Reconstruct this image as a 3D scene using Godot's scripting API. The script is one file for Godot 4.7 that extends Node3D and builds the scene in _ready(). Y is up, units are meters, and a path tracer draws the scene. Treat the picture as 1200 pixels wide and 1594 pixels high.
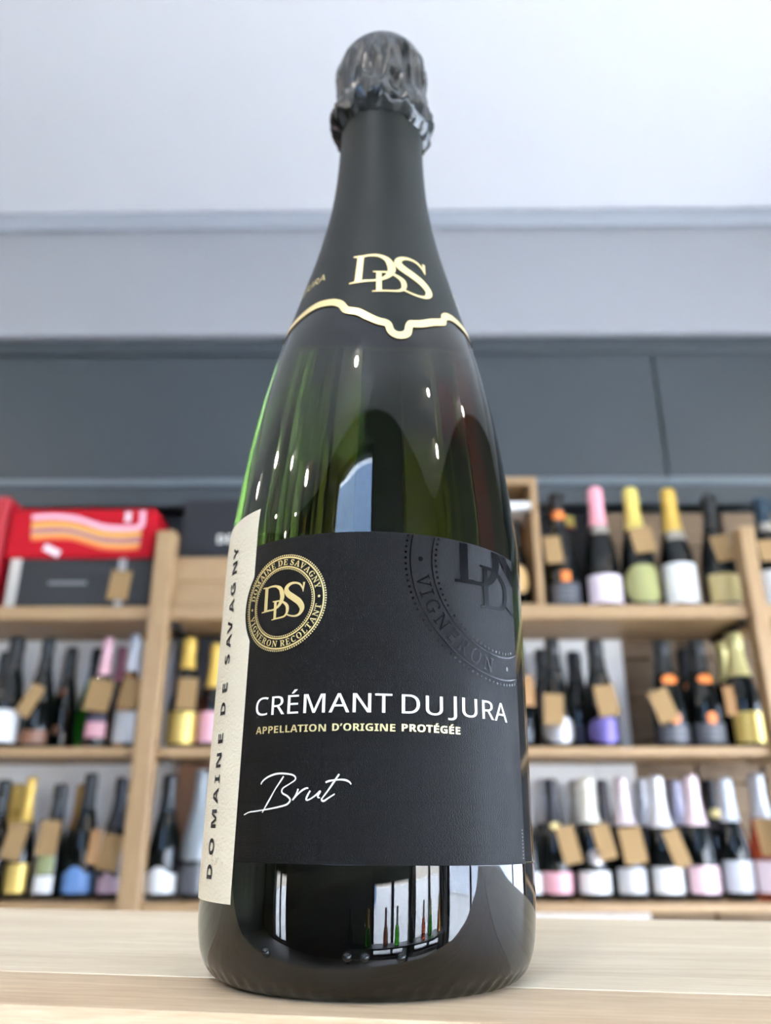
extends Node3D

const FLOOR_DROP := 0.934      # the lens is this far above the floor; heights below are given from the lens
const BOTTLE_R := 44.0         # label millimetres are wrapped on this radius

var M := {}
var used := {}
var serif: SystemFont
var sans: SystemFont
var sans_bold: SystemFont
var serif_bold: SystemFont
var noise := FastNoiseLite.new()

# outline of the big bottle: height, radius (metres)
var PROFILE := [[0.0, 0.0368], [0.0007, 0.0386], [0.002, 0.0402], [0.004, 0.0416], [0.0085, 0.0431], [0.014, 0.0437], [0.022, 0.044], [0.065, 0.044], [0.108, 0.044], [0.113, 0.0438], [0.12, 0.0431], [0.1346, 0.0414], [0.1514, 0.0391], [0.1688, 0.0357], [0.1789, 0.0333], [0.1887, 0.0306], [0.2071, 0.0257], [0.225, 0.0212], [0.2442, 0.0177], [0.256, 0.0164], [0.2678, 0.0157], [0.279, 0.0154], [0.286, 0.0153]]
# outline of a shop bottle, both by its own height and radius
var SHOP_PROFILE := [[0.0, 0.86], [0.012, 0.95], [0.035, 1.0], [0.2, 1.0], [0.36, 1.0], [0.41, 0.965], [0.47, 0.89], [0.53, 0.78], [0.59, 0.69], [0.65, 0.58], [0.71, 0.50], [0.78, 0.45], [0.87, 0.42], [0.885, 0.46], [0.9, 0.47], [0.92, 0.43], [0.965, 0.44], [0.99, 0.40], [1.0, 0.30]]


func V(x: float, y: float, z: float) -> Vector3:
	return Vector3(x, y + FLOOR_DROP, z)


func _ready() -> void:
	# --- camera -------------------------------------------------------------
	var cam := Camera3D.new()
	cam.name = "camera"
	cam.position = V(0, 0, 0)
	cam.rotation = Vector3(0.3768, deg_to_rad(0.65), 0)
	var at := CameraAttributesPhysical.new()
	at.frustum_focal_length = 18.987
	at.frustum_focus_distance = 0.197
	at.exposure_aperture = 8.2
	at.frustum_near = 0.02
	at.frustum_far = 60.0
	cam.attributes = at
	add_child(cam)
	cam.fov = 64.6
	cam.near = 0.02
	cam.far = 60.0
	# --- sky and exposure -----------------------------------------------------
	var env := Environment.new()
	env.background_mode = Environment.BG_SKY
	var sky := Sky.new()
	var sm := ProceduralSkyMaterial.new()
	sm.sky_top_color = Color(0.84, 0.89, 0.97)
	sm.sky_horizon_color = Color(0.90, 0.93, 0.97)
	sm.ground_horizon_color = Color(0.70, 0.70, 0.70)
	sm.ground_bottom_color = Color(0.62, 0.61, 0.60)
	sm.sun_angle_max = 1.0
	sky.sky_material = sm
	env.sky = sky
	env.background_energy_multiplier = 42
	env.tonemap_mode = Environment.TONE_MAPPER_LINEAR
	env.tonemap_exposure = 1.1
	env.sdfgi_enabled = true
	env.ssao_enabled = true
	env.ssil_enabled = true
	var we := WorldEnvironment.new()
	we.name = "world_environment"
	we.environment = env
	add_child(we)
	# --- resources ------------------------------------------------------------
	noise.seed = 7
	noise.noise_type = FastNoiseLite.TYPE_SIMPLEX_SMOOTH
	noise.frequency = 1.0
	noise.fractal_type = FastNoiseLite.FRACTAL_NONE
	serif = _font("Droid Serif", 400)
	serif_bold = _font("Droid Serif", 700)
	sans = _font("Droid Sans", 400)
	sans_bold = _font("Droid Sans", 700)
	_materials()
	# --- the place, large to small ---------------------------------------------
	_room()
	_lamps()
	_rack()
	_counter()
	_big_bottle()
	_boxes()
	_wine_cases()
	_shelf_bottles()
	_window_bench()


# ---------------------------------------------------------------- bookkeeping

func _numbered(n: String) -> String:
	used[n] = used.get(n, -1) + 1
	return n if used[n] == 0 else "%s_%03d" % [n, used[n]]


func _thing(n: String, label: String, category: String, pos: Vector3, group := "") -> Node3D:
	var o := Node3D.new()
	o.name = _numbered(n)
	o.position = pos
	add_child(o)
	o.set_meta("label", label)
	o.set_meta("category", category)
	if group != "":
		o.set_meta("group", group)
	return o


func _part(n: String, mesh: Mesh, mat: Material, parent: Node3D, pos := Vector3.ZERO, rot := Vector3.ZERO) -> MeshInstance3D:
	var o := MeshInstance3D.new()
	o.name = n
	o.mesh = mesh
	o.material_override = mat
	o.position = pos
	o.rotation = rot
	parent.add_child(o, true)
	return o


func _struct(n: String, mesh: Mesh, mat: Material, pos: Vector3) -> MeshInstance3D:
	var o := _part(n, mesh, mat, self, pos)
	o.set_meta("kind", "structure")
	return o


func _font(n: String, weight: int) -> SystemFont:
	var f := SystemFont.new()
	f.font_names = PackedStringArray([n])
	f.font_weight = weight
	return f


# ------------------------------------------------------------------ materials

func _mat(c: Color, rough := 0.6, metal := 0.0, spec := 0.5) -> StandardMaterial3D:
	var m := StandardMaterial3D.new()
	m.albedo_color = c
	m.roughness = rough
	m.metallic = metal
	m.metallic_specular = spec
	return m


func _c(r: int, g: int, b: int) -> Color:
	return Color(r / 255.0, g / 255.0, b / 255.0)


func _glass(lin: Color) -> StandardMaterial3D:
	var c := lin.linear_to_srgb()
	var m := _mat(Color(c.r, c.g, c.b, 0.0), 0.0)
	m.refraction_enabled = true
	m.refraction_scale = 0.05
	return m


func _noise_tex(freq: float, oct: int, sd: int, bump := 0.0, lo := Color.BLACK, hi := Color.WHITE) -> NoiseTexture2D:
	var n := FastNoiseLite.new()
	n.seed = sd
	n.frequency = freq
	n.noise_type = FastNoiseLite.TYPE_SIMPLEX_SMOOTH
	n.fractal_octaves = oct
	var t := NoiseTexture2D.new()
	t.width = 512
	t.height = 512
	t.seamless = true
	t.noise = n
	if bump > 0.0:
		t.as_normal_map = true
		t.bump_strength = bump
	else:
		var g := Gradient.new()
		g.colors = PackedColorArray([lo, hi])
		g.offsets = PackedFloat32Array([0.25, 0.75])
		t.color_ramp = g
	return t


func _wood(base: Color, dark: Color, sd: int, rough: float, size: float, w := 1024, h := 512) -> StandardMaterial3D:
	# grain runs along the texture's width; early and late wood as stretched bands, pores, a few knots
	var n := FastNoiseLite.new()
	n.seed = sd
	n.noise_type = FastNoiseLite.TYPE_SIMPLEX_SMOOTH
	n.frequency = 1.0
	n.fractal_octaves = 3
	var rng := RandomNumberGenerator.new()
	rng.seed = sd
	var knots: Array[Vector3] = []
	for i in 5:
		knots.append(Vector3(rng.randf() * w, rng.randf() * h, 6.0 + rng.randf() * 8.0))
	var img := Image.create(w, h, false, Image.FORMAT_RGB8)
	for y in h:
		for x in w:
			var warp := 0.0
			var kn := 0.0
			for k in knots:
				var dx := (x - k.x) / (k.z * 3.2)
				var dy := (y - k.y) / k.z
				var d2 := dx * dx + dy * dy
				if d2 < 9.0:
					warp += exp(-d2) * 0.9
					kn = maxf(kn, exp(-d2 * 5.0))
			var fy := float(y) / h
			var fx := float(x) / w
			var broad := n.get_noise_2d(fx * 1.6, fy * 9.0)
			var ring := sin((fy * 16.0 + broad * 2.2 + warp) * TAU)
			var pores := n.get_noise_2d(fx * 14.0 + 40.0, fy * 170.0)
			var t := clampf(0.30 + 0.26 * broad + 0.10 * ring + 0.20 * pores + 0.28 * n.get_noise_2d(fx * 40.0 + 9.0, fy * 420.0) + 0.6 * kn, 0.0, 1.0)
			img.set_pixel(x, y, base.lerp(dark, t))
	img.generate_mipmaps()
	var m := _mat(Color.WHITE, rough)
	m.albedo_texture = ImageTexture.create_from_image(img)
	m.uv1_triplanar = true
	m.uv1_scale = Vector3(1.0 / size, 2.0 / size, 2.0 / size)
	m.uv1_offset = Vector3(0.37, 0.41, 0.23)
	return m


func _materials() -> void:
	M.ceiling = _mat(_c(243, 243, 244), 0.9)
	M.wall_pale = _mat(_c(147, 148, 151), 0.7)
	M.wall_cornice = _mat(_c(152, 156, 162), 0.7)
	M.panel_slate = _mat(_c(48, 56, 60), 0.42)
	M.panel_edge = _mat(_c(98, 107, 112), 0.4)
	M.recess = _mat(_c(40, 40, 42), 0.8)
	M.wall_plain = _mat(_c(112, 110, 108), 0.85)
	M.floor = _mat(_c(170, 166, 160), 0.5)
	M.white_board = _mat(_c(244, 244, 242), 0.6)
	M.pane = _mat(Color(1, 1, 1, 0.04), 0.0)
	M.pane.transparency = BaseMaterial3D.TRANSPARENCY_ALPHA
	M.frame = _mat(_c(60, 62, 66), 0.4)
	M.rack = _wood(_c(160, 131, 93), _c(126, 96, 64), 11, 0.5, 0.9)
	M.rack_dark = _wood(_c(206, 160, 112), _c(150, 100, 60), 12, 0.55, 0.7, 512, 256)
	M.counter = _wood(_c(244, 231, 204), _c(198, 175, 142), 23, 0.42, 0.6, 1400, 1000)
	M.counter_tan = _wood(_c(222, 200, 168), _c(172, 142, 108), 24, 0.42, 0.6, 1400, 1000)
	M.case_wood = _wood(_c(128, 106, 80), _c(86, 66, 46), 31, 0.7, 0.5, 512, 256)
	M.iron = _mat(_c(40, 36, 34), 0.5, 0.3)
	M.steel = _mat(_c(190, 192, 196), 0.3, 0.9)
	# big bottle
	M.bottle_glass = _glass(Color(0.038, 0.07, 0.012))
	M.foot_glass = _glass(Color(0.006, 0.007, 0.004))
	M.facade = _mat(_c(118, 142, 168), 0.9)
	M.facade_pale = _mat(_c(214, 220, 228), 0.9)
	M.paving = _mat(_c(205, 203, 198), 0.9)
	M.capsule = _mat(_c(24, 27, 26), 0.26, 0.1)
	M.neck_foil = _mat(_c(14, 19, 15), 0.5, 0.0, 0.34)
	M.label_black = _mat(_c(4, 4, 5), 0.36, 0.0, 0.27)
	M.label_black.normal_enabled = true
	M.label_black.normal_texture = _noise_tex(0.12, 3, 3, 9.0)
	M.label_black.normal_scale = 0.8
	M.label_black.uv1_triplanar = true
	M.label_black.uv1_scale = Vector3(44, 110, 44)
	M.label_cream = _mat(_c(222, 210, 182), 0.8)
	M.label_cream.normal_enabled = true
	M.label_cream.normal_texture = _noise_tex(0.05, 4, 5, 5.0)
	M.label_cream.normal_scale = 0.6
	M.label_cream.uv1_triplanar = true
	M.label_cream.uv1_scale = Vector3(34, 34, 34)
	M.gold_foil = _mat(_c(246, 220, 160), 0.38, 0.75)
	M.gold_print = _mat(_c(226, 206, 144), 0.4, 0.7)
	M.white_print = _mat(_c(238, 234, 222), 0.6)
	M.ink = _mat(_c(34, 32, 32), 0.6)
	M.varnish = _mat(_c(5, 5, 6), 0.2, 0.0, 0.2)
	# shop goods
	M.dark = _mat(_c(12, 16, 16), 0.03, 0.0, 0.4)
	M.green = _glass(Color(0.05, 0.32, 0.015))
	M.rose = _glass(Color(0.55, 0.10, 0.05))
	M.rosedark = _glass(Color(0.20, 0.07, 0.04))
	M.amber = _glass(Color(0.52, 0.24, 0.06))
	for e in [["pink", 238, 160, 170], ["lemon", 218, 200, 104], ["gold", 206, 170, 80], ["palegold", 214, 202, 138], ["navy", 30, 52, 66], ["silver", 196, 198, 202], ["ash", 176, 176, 178], ["taupe", 158, 152, 140], ["cream", 226, 222, 206], ["greyfoil", 92, 88, 90], ["rosesilver", 202, 188, 192], ["silverwhite", 222, 224, 226], ["lilac", 172, 170, 190], ["pinkpale", 234, 212, 218], ["bluewhite", 204, 214, 224], ["rosefoil", 230, 184, 192], ["magenta", 140, 84, 100], ["oldgold", 168, 126, 54], ["yellowcap", 190, 170, 90], ["blackfoil", 34, 34, 38], ["tissue", 120, 126, 130]]:
		M["foil_" + e[0]] = _mat(_c(e[1], e[2], e[3]), 0.32, 0.35 if e[0] not in ["tissue", "cream", "pink"] else 0.05)
	M.foil_dark = _mat(_c(21, 24, 25), 0.3, 0.1)
	for e in [["tan", 214, 176, 120], ["darkgrey", 72, 74, 80], ["pinkwhite", 240, 226, 234], ["olive", 150, 150, 96], ["white", 238, 240, 238], ["dullgold", 176, 158, 104], ["silver", 176, 172, 170], ["plum", 56, 52, 72], ["purple", 96, 84, 140], ["goldlabel", 204, 176, 96], ["pinklabel", 214, 160, 168], ["greylabel", 190, 190, 190], ["pinkpale", 232, 200, 208], ["silvergrey", 190, 196, 204], ["copper", 124, 84, 60], ["blue", 96, 136, 190], ["mauve", 166, 140, 152]]:
		M["label_" + e[0]] = _mat(_c(e[1], e[2], e[3]), 0.35, 0.5 if e[0] in ["silver", "purple", "goldlabel"] else 0.0)
	M.orange = _mat(_c(226, 126, 54), 0.4)
	M.red_band = _mat(_c(150, 40, 44), 0.4)
	M.seal_green = _mat(_c(150, 158, 112), 0.5)
	M.kraft = _mat(_c(154, 124, 82), 0.85)
	M.kraft.albedo_texture = _noise_tex(0.06, 4, 9, 0.0, Color(0.9, 0.9, 0.9), Color(1, 1, 1))
	M.kraft.uv1_triplanar = true
	M.kraft.uv1_scale = Vector3(8, 8, 8)
	M.kraft_brown = _mat(_c(160, 122, 82), 0.85)
	M.string = _mat(_c(120, 100, 76), 0.9)
	M.box_red = _mat(_c(172, 22, 34), 0.5, 0.0, 0.2)
	M.box_red_deep = _mat(_c(168, 20, 36), 0.45)
	M.box_grey = _mat(_c(48, 49, 50), 0.55, 0.0, 0.3)
	M.box_black = _mat(_c(40, 40, 43), 0.5, 0.0, 0.3)
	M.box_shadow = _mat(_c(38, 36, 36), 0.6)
	M.carton_brown = _mat(_c(116, 82, 58), 0.7)
	M.print_pink = _mat(_c(242, 180, 196), 0.5)
	M.print_gold = _mat(_c(222, 162, 72), 0.5)
	M.print_purple = _mat(_c(158, 108, 122), 0.5)
	M.print_orange = _mat(_c(226, 104, 56), 0.5)
	M.print_white = _mat(_c(240, 220, 226), 0.5)
	M.print_grey = _mat(_c(110, 110, 112), 0.5)
	M.lamp_can = _mat(_c(235, 235, 235), 0.5)
	M.lamp_glow = _mat(Color(1, 1, 1), 0.5)
	M.lamp_glow.emission_enabled = true
	M.lamp_glow.emission = Color(1.0, 0.96, 0.9)
	M.lamp_glow.emission_energy_multiplier = 50


# ------------------------------------------------------------------- geometry

func _quad(st: SurfaceTool, a: Vector3, b: Vector3, c: Vector3, d: Vector3) -> void:
	# a b c d counter-clockwise seen from outside; written clockwise for the engine
	for p in [a, c, b, a, d, c]:
		st.add_vertex(p)


func _box(size: Vector3, bevel := 0.0) -> ArrayMesh:
	# a box about its centre with chamfered edges
	var st := SurfaceTool.new()
	st.begin(Mesh.PRIMITIVE_TRIANGLES)
	st.set_smooth_group(-1)
	var h := size * 0.5
	var b := minf(bevel, minf(h.x, minf(h.y, h.z)) * 0.9)
	var axes := [Vector3.RIGHT, Vector3.UP, Vector3.BACK]
	for i in 3:
		for s in [-1.0, 1.0]:
			var n: Vector3 = axes[i] * s
			var u: Vector3 = axes[(i + 1) % 3]
			var w: Vector3 = n.cross(u)
			var hu: float = absf(u.dot(h)) - b
			var hw: float = absf(w.dot(h)) - b
			var c: Vector3 = n * absf(n.dot(h))
			_quad(st, c - u * hu - w * hw, c + u * hu - w * hw, c + u * hu + w * hw, c - u * hu + w * hw)
	if b > 0.0:
		for i in 3:
			var a: Vector3 = axes[i]
			var p: Vector3 = axes[(i + 1) % 3]
			var q: Vector3 = axes[(i + 2) % 3]
			var ha: float = absf(a.dot(h)) - b
			for sp in [-1.0, 1.0]:
				for sq in [-1.0, 1.0]:
					var e1: Vector3 = p * sp * absf(p.dot(h)) + q * sq * (absf(q.dot(h)) - b)
					var e2: Vector3 = p * sp * (absf(p.dot(h)) - b) + q * sq * absf(q.dot(h))
					if sp * sq > 0:
						_quad(st, e1 - a * ha, e2 - a * ha, e2 + a * ha, e1 + a * ha)
					else:
						_quad(st, e2 - a * ha, e1 - a * ha, e1 + a * ha, e2 + a * ha)
		for sx in [-1.0, 1.0]:
			for sy in [-1.0, 1.0]:
				for sz in [-1.0, 1.0]:
					var px := Vector3(sx * h.x, sy * (h.y - b), sz * (h.z - b))
					var py := Vector3(sx * (h.x - b), sy * h.y, sz * (h.z - b))
					var pz := Vector3(sx * (h.x - b), sy * (h.y - b), sz * h.z)
					var tri := [px, pz, py] if sx * sy * sz > 0 else [px, py, pz]
					for p in tri:
						st.add_vertex(p)
	st.generate_normals()
	return st.commit()


func _interp(t: Array, x: float) -> float:
	if x <= t[0][0]:
		return t[0][1]
	for i in range(1, t.size()):
		if x <= t[i][0]:
			var k: float = (x - t[i - 1][0]) / (t[i][0] - t[i - 1][0])
			return lerpf(t[i - 1][1], t[i][1], k)
	return t[t.size() - 1][1]


func _smooth(t: Array, x: float) -> float:
	# monotone cubic through the table
	var n := t.size()
	if x <= t[0][0]:
		return t[0][1]
	if x >= t[n - 1][0]:
		return t[n - 1][1]
	var i := 1
	while x > t[i][0]:
		i += 1
	var h: float = t[i][0] - t[i - 1][0]
	var d: float = (t[i][1] - t[i - 1][1]) / h
	var m0 := d
	var m1 := d
	if i > 1:
		var d0: float = (t[i - 1][1] - t[i - 2][1]) / (t[i - 1][0] - t[i - 2][0])
		m0 = 0.0 if d0 * d <= 0.0 else 2.0 * d0 * d / (d0 + d)
	if i < n - 1:
		var d1: float = (t[i + 1][1] - t[i][1]) / (t[i + 1][0] - t[i][0])
		m1 = 0.0 if d1 * d <= 0.0 else 2.0 * d1 * d / (d1 + d)
	var k: float = (x - t[i - 1][0]) / h
	var k2 := k * k
	var k3 := k2 * k
	return (2 * k3 - 3 * k2 + 1) * t[i - 1][1] + (k3 - 2 * k2 + k) * h * m0 + (-2 * k3 + 3 * k2) * t[i][1] + (k3 - k2) * h * m1


func _grid(rows: int, cols: int, f: Callable, wrap := false) -> ArrayMesh:
	# f(i, j) -> point; rows go up, columns go counter-clockwise seen from above, so that quads face outwards
	var st := SurfaceTool.new()
	st.begin(Mesh.PRIMITIVE_TRIANGLES)
	var n := cols if wrap else cols + 1
	for i in rows + 1:
		for j in n:
			st.add_vertex(f.call(i, j))
	for i in rows:
		for j in cols:
			var a := i * n + j
			var b := i * n + (j + 1) % n
			var c := (i + 1) * n + (j + 1) % n
			var d := (i + 1) * n + j
			for k in [a, c, b, a, d, c]:
				st.add_index(k)
	st.generate_normals()
	return st.commit()


func _ring(az: float, r: float, y: float) -> Vector3:
	return Vector3(r * sin(az), y, r * cos(az))


func _lathe(pts: Array, seg: int) -> ArrayMesh:
	return _grid(pts.size() - 1, seg, func(i: int, j: int) -> Vector3: return _ring(TAU * j / seg, pts[i][1], pts[i][0]), true)


func _tube(path: Array, r: float, seg := 6) -> ArrayMesh:
	var st := SurfaceTool.new()
	st.begin(Mesh.PRIMITIVE_TRIANGLES)
	for i in path.size() - 1:
		var a: Vector3 = path[i]
		var b: Vector3 = path[i + 1]
		var d := (b - a).normalized()
		var u := d.cross(Vector3.UP if absf(d.y) < 0.9 else Vector3.RIGHT).normalized()
		var w := d.cross(u)
		for j in seg:
			var a0 := TAU * j / seg
			var a1 := TAU * (j + 1) / seg
			var o0 := (u * cos(a0) + w * sin(a0)) * r
			var o1 := (u * cos(a1) + w * sin(a1)) * r
			_quad(st, a + o1, a + o0, b + o0, b + o1)
	st.generate_normals()
	return st.commit()


# --- flat drawings (lists of triangles), later laid on a surface ----------------

func _curve(pts: Array, per := 6) -> PackedVector2Array:
	var out := PackedVector2Array()
	for i in pts.size() - 1:
		var p0: Vector2 = pts[maxi(i - 1, 0)]
		var p1: Vector2 = pts[i]
		var p2: Vector2 = pts[i + 1]
		var p3: Vector2 = pts[mini(i + 2, pts.size() - 1)]
		for k in per:
			out.append(p1.cubic_interpolate(p2, p0, p3, float(k) / per))
	out.append(pts[pts.size() - 1])
	return out


func _vecs(flat: Array) -> Array:
	var out := []
	for i in range(0, flat.size(), 2):
		out.append(Vector2(flat[i], flat[i + 1]))
	return out


func _ribbon(pts: Array, widths: Array, per := 6) -> PackedVector2Array:
	# a stroke along a smooth line; widths are spread evenly along it
	var c := _curve(pts, per) if per > 1 else PackedVector2Array(pts)
	var out := PackedVector2Array()
	var prev := [Vector2.ZERO, Vector2.ZERO]
	for i in c.size():
		var d := (c[mini(i + 1, c.size() - 1)] - c[maxi(i - 1, 0)]).normalized()
		var s := float(i) / (c.size() - 1) * (widths.size() - 1)
		var k := mini(int(s), widths.size() - 2) if widths.size() > 1 else 0
		var w: float = widths[0] if widths.size() == 1 else lerpf(widths[k], widths[k + 1], s - k)
		var o := Vector2(-d.y, d.x) * w * 0.5
		if i > 0:
			out.append_array([prev[0], prev[1], c[i] - o, prev[0], c[i] - o, c[i] + o])
		prev = [c[i] + o, c[i] - o]
	return out


func _disc(c: Vector2, r: float, seg := 12) -> PackedVector2Array:
	var out := PackedVector2Array()
	for i in seg:
		out.append_array([c, c + Vector2.from_angle(TAU * i / seg) * r, c + Vector2.from_angle(TAU * (i + 1) / seg) * r])
	return out


func _annulus(c: Vector2, r: float, w: float, a0 := 0.0, a1 := TAU, seg := 96) -> PackedVector2Array:
	var pts := []
	for i in seg + 1:
		pts.append(c + Vector2.from_angle(lerpf(a0, a1, float(i) / seg)) * r)
	return _ribbon(pts, [w], 1)


var glyphs := {}

func _text_raw(s: String, font: Font) -> PackedVector2Array:
	# baseline at y = 0 and capital height 1
	var key := s + str(font.get_instance_id())
	if not glyphs.has(key):
		var out := PackedVector2Array()
		var ref := _text_mesh("H", font)
		var lo := 1e9
		var hi := -1e9
		for p in ref:
			lo = minf(lo, p.y)
			hi = maxf(hi, p.y)
		for p in _text_mesh(s, font):
			out.append((p - Vector2(0, lo)) / (hi - lo))
		glyphs[key] = out
	return glyphs[key]


func _text_mesh(s: String, font: Font) -> PackedVector2Array:
	var tm := TextMesh.new()
	tm.text = s
	tm.font = font
	tm.font_size = 64
	tm.pixel_size = 0.01
	tm.depth = 0.0
	tm.curve_step = 2.0
	var a := tm.surface_get_arrays(0)
	var v: PackedVector3Array = a[Mesh.ARRAY_VERTEX]
	var ix: PackedInt32Array = a[Mesh.ARRAY_INDEX]
	var nn: PackedVector3Array = a[Mesh.ARRAY_NORMAL]
	var out := PackedVector2Array()
	for k in range(0, ix.size(), 3):
		if nn[ix[k]].z > 0.5:
			for q in 3:
				out.append(Vector2(v[ix[k + q]].x, v[ix[k + q]].y))
	return out


func _fit(t: PackedVector2Array, u0: float, u1: float, v0: float, cap: float) -> PackedVector2Array:
	var lo := 1e9
	var hi := -1e9
	for p in t:
		lo = minf(lo, p.x)
		hi = maxf(hi, p.x)
	var out := PackedVector2Array()
	for p in t:
		out.append(Vector2(lerpf(u0, u1, (p.x - lo) / (hi - lo)), v0 + p.y * cap))
	return out


func _moved(t: PackedVector2Array, by: Vector2, turn: float, scale_by: Vector2) -> PackedVector2Array:
	var out := PackedVector2Array()
	for p in t:
		out.append((p * scale_by).rotated(turn) + by)
	return out


func _arc_text(s: String, font: Font, c: Vector2, r: float, cap: float, a_mid: float, spread: float, below: bool) -> PackedVector2Array:
	# letters round a circle; below: heads towards the centre
	var adv := PackedFloat32Array()
	var total := 0.0
	for ch in s:
		var w := font.get_string_size(ch, HORIZONTAL_ALIGNMENT_LEFT, -1, 64).x
		adv.append(w)
		total += w
	var out := PackedVector2Array()
	var run := 0.0
	for i in s.length():
		var k := (run + adv[i] * 0.5) / total - 0.5
		run += adv[i]
		if s[i] == " ":
			continue
		var a := a_mid + k * spread * (1.0 if below else -1.0)
		var dir := Vector2.from_angle(a)
		var base := c + dir * (r + (cap * 0.5 if below else -cap * 0.5))
		out.append_array(_moved(_text_raw(s[i], font), base, a + (PI / 2 if below else -PI / 2), Vector2(cap, cap)))
	return out


func _lay(tris: PackedVector2Array, f: Callable, edge := 1e9) -> ArrayMesh:
	# f(p) -> [point, normal]; triangles longer than edge are split so that they follow the curve
	var st := SurfaceTool.new()
	st.begin(Mesh.PRIMITIVE_TRIANGLES)
	var todo := []
	for i in range(0, tris.size() - 2, 3):
		todo.append([tris[i], tris[i + 1], tris[i + 2]])
	while todo.size():
		var t: Array = todo.pop_back()
		var a: Vector2 = t[0]
		var b: Vector2 = t[1]
		var c: Vector2 = t[2]
		var ab := a.distance_to(b)
		var bc := b.distance_to(c)
		var ca := c.distance_to(a)
		var m := maxf(ab, maxf(bc, ca))
		if m > edge:
			if ab == m:
				todo.append([a, (a + b) / 2, c])
				todo.append([(a + b) / 2, b, c])
			elif bc == m:
				todo.append([a, b, (b + c) / 2])
				todo.append([a, (b + c) / 2, c])
			else:
				todo.append([a, b, (c + a) / 2])
				todo.append([(c + a) / 2, b, c])
			continue
		if (b - a).cross(c - a) > 0.0:
			var x := b
			b = c
			c = x
		for p in [a, b, c]:
			var q: Array = f.call(p)
			st.set_normal(q[1])
			st.add_vertex(q[0])
	return st.commit()


func _on_bottle(off: float) -> Callable:
	# label millimetres -> the big bottle's surface, off metres proud of it
	return func(p: Vector2) -> Array:
		var az := p.x / BOTTLE_R
		var s := p.y * 0.001
		var slope := (_smooth(PROFILE, s + 0.001) - _smooth(PROFILE, s - 0.001)) / 0.002
		var n := Vector3(sin(az), -slope, cos(az)).normalized()
		return [_ring(az, _smooth(PROFILE, s), s) + n * off, n]


func _on_plane(z: float) -> Callable:
	return func(p: Vector2) -> Array: return [Vector3(p.x, p.y, z), Vector3.BACK]


func _sheet(v0: float, v1: float, rows: int, cols: int, left: Callable, right: Callable, off: float) -> ArrayMesh:
	# paper on the big bottle between two side edges given per height (mm)
	var lay := _on_bottle(off)
	return _grid(rows, cols, func(i: int, j: int) -> Vector3:
		var v := lerpf(v0, v1, float(i) / rows)
		return lay.call(Vector2(lerpf(left.call(v), right.call(v), float(j) / cols), v))[0])


# ------------------------------------------------------------------- the room

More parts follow.
